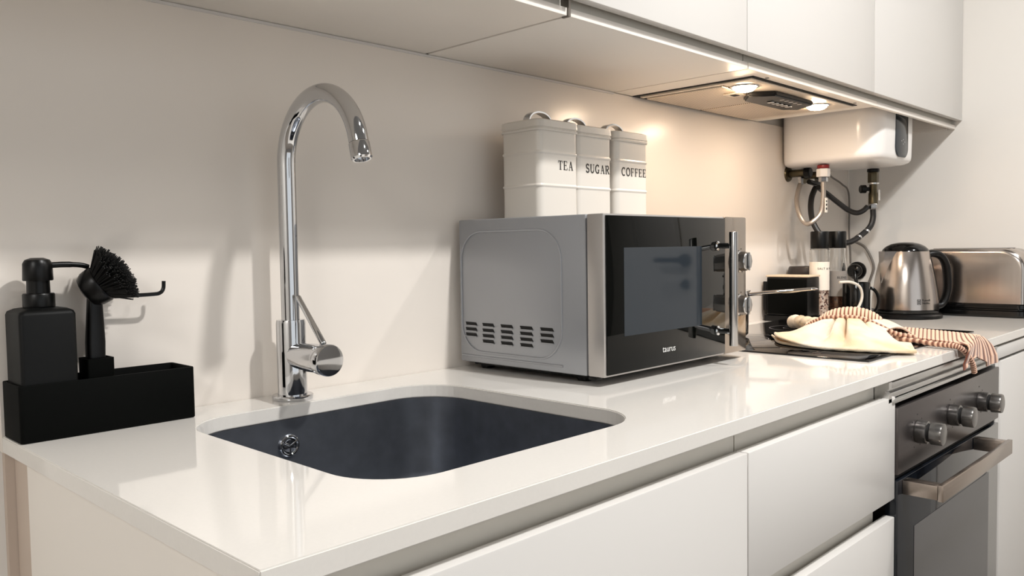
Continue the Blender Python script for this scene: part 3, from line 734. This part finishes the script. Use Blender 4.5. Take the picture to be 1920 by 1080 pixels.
t = thing('storage_box', 'black box with bamboo lid at the back of the worktop beside the hob', 'box', (2.222, -.08, .9))
obj('box_body', B(2.185, 2.260, -.140, -.020, .917, 1.0245, bev=.002), blkp, t)
obj('base_tray', B(2.180, 2.264, -.144, -.014, .9003, .9165, bev=.002), blkp, t)
obj('front_flap', B(2.1815, 2.1845, -.137, -.024, .922, 1.020, bev=.001), blk, t)
obj('lid', B(2.183, 2.262, -.142, -.018, 1.025, 1.0300, bev=.0015), bamboo, t)
obj('side_leaf', B(2.1865, 2.192, -.0185, -.008, .93, 1.012, bev=.001), blkp, t)
t = thing('storage_jar', 'glass jar with a wide dark lid behind the black box', 'jar', (2.362, -.056, .9))
obj('glass_body', MB().lathe([(.046, .0003), (.050, .004), (.050, .108), (.046, .118), (.044, .118), (.0475, .107), (.0475, .008), (.044, .004)], (2.362, -.056, .9), n=40), glass, t)
obj('contents', MB().lathe([(.044, .0045), (.0468, .009), (.0468, .085), (.001, .087)], (2.362, -.056, .9), n=32), pepper_m, t)
obj('lid', MB().lathe([(.052, 0), (.053, .002), (.0505, .028), (.048, .032), (.02, .033)], (2.362, -.056, 1.0185), n=40), mat('dark_brown_lid', (48, 40, 36), .4), t)

def mill_bottle(x, y, lab, contents, lm, txt, rot, shoulder, fill):
    t = thing('spice_mill', lab, 'spice mill', (x, y, .9), 'glass spice mills beside the black box')
    R0, R1 = .0275, .0245
    pr = [(.022, .0003), (R0, .004)]
    pr += [(R0, .145), (R0-.003, .168), (R1-.002, .183), (R1-.002, .203)] if shoulder else [(R0, .200), (R1, .203)]
    inner = [(r-.0022, z+(.003 if i == 0 else 0)) for i, (r, z) in enumerate(pr[1:])][::-1]
    obj('glass', MB().lathe(pr+inner, (x, y, .9), n=40), glass, t)
    obj('contents', MB().lathe([(R0-.006, .0075), (R0-.0030, .010), (R0-.0030, fill), (.001, fill+.002)], (x, y, .9), n=28), contents, t)
    obj('cap', MB().lathe([(.0245, 0), (.0250, .002), (.0250, .046), (.0235, .0485)], (x, y, 1.1035), n=40), blkp, t)
    lb = MB(); n = 24; a0 = rot-1.45; rr = []
    z0, z1 = (.985, 1.0655) if not shoulder else (.965, 1.038)
    for r in (R0+.0004,):
        rr = [[(x+r*math.cos(a0+2.9*i/n), y+r*math.sin(a0+2.9*i/n), z) for i in range(n+1)] for z in (z0, z1)]
    lb.rings(rr, False, False, closed=False)
    l = obj('label', lb, lm, t, recalc=False)
    rr_ = R0+.0008
    def cv(px, py): a = rot+px/rr_; return (x+rr_*math.cos(a), y+rr_*math.sin(a), z1-.022+py)
    obj('lettering', text_mb(txt, .0088, (0, 0, 0), (1, 0, 0), (0, 1, 0), curve=cv, spacing=1.15), print_m, l, smooth=False, recalc=False)
AZ = math.atan2(-1.137+.125, -2.30)
mill_bottle(2.302, -.122, 'clear spice mill with black cap, white label and pink salt mix, nearer the box', salt_m, label_m, 'SALT & M', AZ-.35+.15, False, .085)
mill_bottle(2.374, -.142, 'clear spice mill with black cap, grey label and brown pepper, beside the black mug', pepper_m, label_g, 'BLEND', AZ+.0, True, .065)

t = thing('mug', 'black mug standing between the spice mills and the kettle', 'mug', (2.338, -.212, .9))
mx, my = 2.338, -.212
obj('cup', MB().lathe([(.030, .0003), (.0345, .003), (.0365, .012), (.0365, .105), (.0355, .107), (.0335, .105), (.0335, .010), (.001, .007)], (mx, my, .9), n=40), blkg, t)
dx = Vector((.45, -.89, 0)); mb_pts = []
for i in range(15):
    a = math.radians(100-200*i/14); mb_pts.append(Vector((mx, my, .955))+dx*(.0345+.024*math.cos(a)*1.0)+Vector((0, 0, .036*math.sin(a))))
obj('handle', MB().tube(mb_pts, .0045, 10), blkg, t)
hose('white_cable', 'white cable bent in an arc in front of the black mug', [(2.215, -.215, 1.012), (2.240, -.235, 1.012), (2.262, -.250, 1.0), (2.272, -.254, .975), (2.264, -.250, .948), (2.241, -.240, .925), (2.225, -.23, .905)], .0036, whitecab, 10)['category'] = 'cable'

# ------------------------------------------------------------------ kettle
KX, KY = 2.511, -.284
t = thing('kettle', 'brushed steel electric kettle with black lid and handle on its base', 'kettle', (KX, KY, .9))
obj('power_base', MB().lathe([(.092, .0003), (.0985, .002), (.0985, .009), (.094, .014), (.088, .0155)], (KX, KY, .9), n=56), blkp, t)
obj('foot_ring', MB().lathe([(.0885, 0), (.0895, .004), (.0895, .010)], (KX, KY, .9158), n=56), blkg, t)
SA = math.radians(150)
def kr(z):   # body radius by height above .926
    u = z/.165; return .0892-.0265*u**1.7
mb = MB(); rr = []
n = 72
for i in range(21):
    z = .165*i/20; ring = []
    for k in range(n):
        a = 2*PI*k/n; d_ = (a-SA+PI) % (2*PI)-PI; r = kr(z)
        v = max(0, (z-.072)/.093); half = .50*v
        pass
        ring.append((KX+r*math.cos(a), KY+r*math.sin(a), .926+z))
    rr.append(ring)
mb.rings(rr); kb = obj('body', mb, steelk, t, angle=28)
mb = MB(); su = Vector((math.cos(SA), math.sin(SA), 0)); sv = Vector((-math.sin(SA), math.cos(SA), 0)); rr = []
for i in range(9):
    z = .075+.091*i/8; v = i/8; hw = .002+.029*v; rb = kr(z); o_ = Vector((KX, KY, .926+z))
    ins = math.sqrt(max(rb*rb-hw*hw, 0))-.001
    rr.append([o_+su*ins-sv*hw, o_+su*(rb+.001+.017*v)-sv*(hw*.42), o_+su*(rb+.0015+.028*v), o_+su*(rb+.001+.017*v)+sv*(hw*.42), o_+su*ins+sv*hw, o_+su*(ins-.004)])
mb.rings(rr); obj('spout', mb, chrome_d, t, angle=12)
obj('lid', MB().lathe([(.0622, 0), (.060, .006), (.052, .014), (.038, .0215), (.020, .0255), (.004, .0265)], (KX, KY, 1.0912), n=48), blkg, t)
HA = math.radians(-48); dh = Vector((math.cos(HA), math.sin(HA), 0)); dn = Vector((-math.sin(HA), math.cos(HA), 0))
cl = spline([(.052, .182), (.075, .187), (.098, .180), (.113, .158), (.120, .120), (.121, .080), (.115, .050), (.104, .030), (.092, .024)], 6) if False else spline([Vector((a, 0, b)) for a, b in ((.050, .179), (.075, .184), (.098, .178), (.113, .157), (.120, .120), (.121, .082), (.114, .052), (.102, .036), (.088, .034))], 5)
mb = MB(); rr = []
for i, p in enumerate(cl):
    a = cl[max(i-1, 0)]; b = cl[min(i+1, len(cl)-1)]; tg_ = (b-a).normalized(); nn = Vector((-tg_.z, 0, tg_.x))
    base = Vector((KX, KY, .9)); sec = []
    for k in range(14):
        aa = 2*PI*k/14; off = nn*(.0105*math.sin(aa)); q_ = p+off
        sec.append(base+dh*q_.x+Vector((0, 0, q_.z))+dn*(.0150*math.cos(aa)))
    rr.append(sec)
mb.rings(rr); obj('handle', mb, blkp, t)
la = math.atan2(-1.137-KY, -KX)+.52
def kc(px, py, z0=.944): 
    z = z0+py; r = kr(z-.926)+.0005; a = la+px/r; return (KX+r*math.cos(a), KY+r*math.sin(a), z)
obj('lettering', text_mb('Russell\nHobbs', .0092, (0, 0, 0), (1, 0, 0), (0, 1, 0), curve=lambda x, y: kc(x, y, .951)), print_m, kb, smooth=False, recalc=False)
q = MB()
def qd(x0, x1, y0, y1):
    vv = [q.bm.verts.new(kc(a, b, .942)) for a, b in ((x0, y0), (x1, y0), (x1, y1), (x0, y1))]; q.bm.faces.new(vv)
qd(-.014, -.0125, 0, .015); qd(-.0055, -.004, 0, .015); qd(-.0125, -.0055, .0135, .015); qd(-.0125, -.0055, 0, .0015); qd(-.011, -.007, .003, .0068); qd(-.011, -.007, .008, .012)
obj('emblem', q, print_m, kb, smooth=False, recalc=False)

# ------------------------------------------------------------------ toaster
t = thing('toaster', 'polished steel toaster with black base against the right wall', 'toaster', (2.72, -.41, .9))
TX0, TX1, TY0, TY1 = 2.635, 2.785, -.560, -.262
q = MB(); q.rings([[(x, y, z) for x, y in rrect(TX0-.004+o, TX1-o, TY0-.006+o, TY1-o, .028, 8)] for o, z in ((.006, .9003), (0, .905), (0, .918), (.003, .921), (.003, .9235), (0, .926), (0, .936), (.005, .9385))])
obj('base', q, blkg, t)
q = MB()
# sleeve: stadium-like profile in the y-z plane with rounded top corners and softly rounded long edges
def prof(o, n=10):
    y0, y1, z1, r = TY0+o, TY1-o, 1.096-o, .058
    out = [(y0, .939)]
    out += [(y0+r-r*math.cos(PI/2*i/n), z1-r+r*math.sin(PI/2*i/n)) for i in range(n+1)]
    out += [(y1-r+r*math.sin(PI/2*i/n), z1-r+r*math.cos(PI/2*i/n)) for i in range(n+1)]
    out += [(y1, .939)]; return out
xs = [(0, .012), (.0015, .0065), (.005, .0025), (.011, 0)]
secs = [(TX0+a, b) for a, b in xs]+[(TX1-a, b) for a, b in xs[::-1]]
q.rings([[(x, y, z) for y, z in prof(o)] for x, o in secs])
bd = obj('body', q, steelk, t, angle=50)
for x in (2.685, 2.735): obj('slot', B(x-.012, x+.012, -.51, -.31, 1.0958, 1.0968), dark_gap, bd)
obj('end_panel', B(2.655, 2.765, -.566, -.5602, .945, 1.05, bev=.002), blkp, t)
obj('lever', B(2.69, 2.73, -.588, -.5665, 1.028, 1.040, bev=.003), blkg, t)
obj('browning_knob', MB().cyl((2.71, -.5665, .968), (2.71, -.580, .968), .013, n=24, bev=.001), blkg, t)

# ------------------------------------------------------------------ towels
def lerp(a, b, t): return a+(b-a)*t
def cloth(name, fn, nu, nv, m, label, rib=None, thick=.003, sub=1, parent=None, extra=None):
    mb = MB(); mb.grid(fn, nu, nv)
    bmv = mb.bm; bmv.verts.ensure_lookup_table()
    vals = [rib(i/nu, j/nv) for i in range(nu+1) for j in range(nv+1)] if rib else None
    if extra:
        for f2, n2, m2, r2_ in extra:
            mb.grid(f2, n2, m2)
            if vals is not None: vals += [r2_(i/n2, j/m2) for i in range(n2+1) for j in range(m2+1)]
    o = obj(name, mb, m, parent, (1.7, -.45, .905) if not parent else None, angle=180, recalc=False)
    if vals:
        at = o.data.attributes.new('rib', 'FLOAT', 'POINT'); at.data.foreach_set('value', vals)
    md = o.modifiers.new('thickness', 'SOLIDIFY'); md.thickness = thick; md.offset = 0
    if sub: sd = o.modifiers.new('smooth', 'SUBSURF'); sd.levels = sub; sd.render_levels = sub
    return o
def crv(pts): 
    P = [Vector(p) for p in pts]
    def f(u):
        n = len(P)-1; x = min(max(u, 0), .99999)*n; i = int(x); t = x-i
        a = P[max(i-1, 0)]; b = P[i]; c = P[i+1]; d = P[min(i+2, n)]
        return .5*((2*b)+(c-a)*t+(2*a-5*b+4*c-d)*t*t+(-a+3*b-3*c+d)*t**3)
    return f
cb_ = crv([(1.725, -.275, .920), (1.655, -.322, .9195), (1.619, -.405, .910), (1.622, -.480, .907), (1.640, -.545, .9065), (1.672, -.590, .906)])
ct_ = crv([(1.790, -.318, .926), (1.786, -.345, .943), (1.786, -.380, .952), (1.790, -.412, .953), (1.798, -.445, .950), (1.806, -.485, .930)])
cd_ = crv([(1.930, -.25, .915), (1.940, -.30, .925), (1.945, -.36, .93), (1.95, -.42, .93), (1.95, -.46, .925), (1.93, -.50, .912)])
def valley(u, t):
    w_ = .016+.045*(1-t)
    return sum(a*math.exp(-((u-c)/(w_*k))**2) for c, a, k in ((.43, 1, 1), (.565, 1, .8), (.20, .35, 2), (.78, .35, 1.8)))
def cream(u, v):
    if v < .7:
        t = v/.7; a = cb_(u); b = ct_(u); p = a.lerp(b, t)
        vf = valley(u, t); e = min(1, 5*u)*min(1, 5*(1-u))
        p.z += .006*math.sin(PI*t)*e-.006*math.sin(PI*t)*(1-e)-.030*vf*(t**.8); p.x += .034*vf*t-.006*math.sin(PI*t)*e
        p.z += .0022*math.sin(u*19+v*7)*math.sin(PI*t)+.0015*math.sin(u*41+2)*t*e
    else:
        t = (v-.7)/.3; p = ct_(u).lerp(cd_(u), t); p.z += .012*math.sin(PI*t)
        p.z -= .030*valley(u, 1)*(1-t); p.x += .034*valley(u, 1)*(1-t)
    return p
def under(u, v):   # the lower layer of the folded towel, rolled up at the far end
    a = cb_(u); b = Vector((1.90, lerp(-.27, -.50, u), .9072)); p = a.lerp(b, v)
    p.z = .9058+.0*v; p.x += .004
    if u < .15: 
        q = (u/.15); p.z += .010*math.sin(PI*q)*(1-v)*.0
    return p
t = thing('hand_towel', 'cream towel folded into a fan on the black glass hob', 'towel', (1.7, -.45, .905))
cloth('upper_fold', cream, 96, 40, terry, None, thick=.0045, parent=t)
cloth('lower_fold', under, 40, 12, terry, None, thick=.003, parent=t)
# rolled edge joining upper and lower layer, and its lining
er = [cb_(i/40)+Vector((.001, 0, -.0005)) for i in range(41)]
er = [Vector((p.x, p.y, max(p.z, .9085))) for p in er]
lw = [Vector((p.x+.001, p.y, .9082)) for p in er[:22]]
obj('hem', MB().tube([er[0]+Vector((.008, .012, -.006))]+lw, [.002]+[.003]*21+[.001], 10), terry, t)
q = MB(); q.rings([[p+Vector((.005, .001, -.001)) for p in er[:22]], [p+Vector((.005, .001, .0)) for p in lw]], closed=False)
obj('lining', q, orange_in, t)
obj('hem', MB().tube(er, [.0028+.0012*math.sin(i*.9)**2 for i in range(41)], 10), terry, t)
# bulky roll at the far left of the towel
bl = spline([(1.985, -.195, .921), (1.955, -.215, .9255), (1.915, -.250, .928), (1.875, -.290, .930), (1.84, -.33, .932)], 6)
obj('rolled_end', MB().tube([bl[0]+Vector((.012, .01, 0))]+bl, [.006]+[.0150+.0022*math.sin(i*1.3) for i in range(len(bl))], 18), terry, t, angle=80)

NR = 44
def ribv(n): return lambda u, v: .5+.5*math.cos(u*2*PI*n)
rl = crv([(1.812, -.318, .925), (1.818, -.334, .948), (1.824, -.358, .965), (1.832, -.392, .973), (1.842, -.426, .970), (1.850, -.455, .955), (1.858, -.480, .925)])
def hump(u, v):
    c = rl(u); a = lerp(-1.35, 2.2, v)
    dirx = Vector((.90, .30, 0)); k = 1.0
    lift = .5+.5*math.cos(u*2*PI*26)
    w_ = .036*(1-.45*abs(u-.5)**1.5); h_ = .023*(1-.5*(2*abs(u-.5))**3)+.0016*lift
    p = c+dirx*(w_*math.sin(a)*1.0+.012)+Vector((0, 0, h_*(math.cos(a)-1)+.0016*lift))
    return p
sc_ = crv([(1.985, -.345, .9135), (1.975, -.40, .9125), (1.960, -.47, .9115), (1.945, -.54, .910), (1.930, -.600, .908), (1.922, -.626, .9055), (1.920, -.633, .892), (1.918, -.635, .872), (1.916, -.636, .862)])
def strip_phase(u, v):
    c = sc_(u); s = (v-.5)*2; h_ = min(1, max(0, (-c.y-.56)/.035-1)); x = c.x+s*lerp(.095, .120, u)
    return 2*PI/.0080*(.955*(-c.y-.018*s*(1-h_))+.296*x)
def strip(u, v):
    c = sc_(u); s = (v-.5)*2
    w_ = lerp(.095, .120, u)
    lift = .5+.5*math.cos(strip_phase(u, v))
    p = c+Vector((s*w_, 0, 0))
    if u < .62:
        p.z += .010*math.exp(-((s-.1)/.55)**2)*1.0 + .0014*lift
        p.y += .018*s
        if s < -.8: p.z += .003
    else:
        p.z += .006*math.exp(-((s)/.6)**2)*max(0, 1-(u-.62)*4); p.y += -.0012*lift + .018*s*max(0, 1-(u-.62)*4)-.004*abs(math.sin(s*5))*min(1, (u-.62)*3)
        if u > .8:
            q = (u-.8)/.2; p.z += -.010*q*(s > .3)+(.022*q*(1-abs(s+.35)*1.6) if abs(s+.35) < .6 else 0)
    return p
tw = cloth('tea_towel', hump, 216, 18, ribbed, None, rib=ribv(26), thick=.0035, sub=0, extra=[(strip, 348, 120, lambda u, v: .5+.5*math.cos(strip_phase(u, v)))])
tag(tw, 'brown ribbed tea towel draped over the cream towel and hanging over the worktop edge', 'towel')
# thick rolled hem of the tea towel and its hanging tail
hm = spline([(1.786, -.318, .930), (1.786, -.335, .943), (1.788, -.362, .9535), (1.793, -.40, .9570), (1.802, -.436, .954), (1.812, -.468, .941), (1.828, -.498, .924), (1.85, -.53, .916)], 12)
obj('hem', MB().tube(hm, [.0048+.0008*math.cos(i*2.1) for i in range(len(hm))], 10), ribbed, tw)
tl = spline([(1.842, -.470, .912), (1.830, -.53, .911), (1.812, -.585, .909), (1.806, -.618, .9085), (1.812, -.632, .902), (1.835, -.638, .885), (1.856, -.640, .866), (1.866, -.640, .850)], 12)
obj('hem', MB().tube(tl, [.0052+.0008*math.cos(i*2.1) for i in range(len(tl))], 10), ribbed, tw)
for h_ in [o for o in tw.children]:
    at = h_.data.attributes.new('rib', 'FLOAT', 'POINT'); n = len(h_.data.vertices)
    at.data.foreach_set('value', [.5+.5*math.cos((i//10)*2.1) for i in range(n)])

for o in bpy.data.objects:      # a part carries no category
    if o.parent and 'category' in o: del o['category']
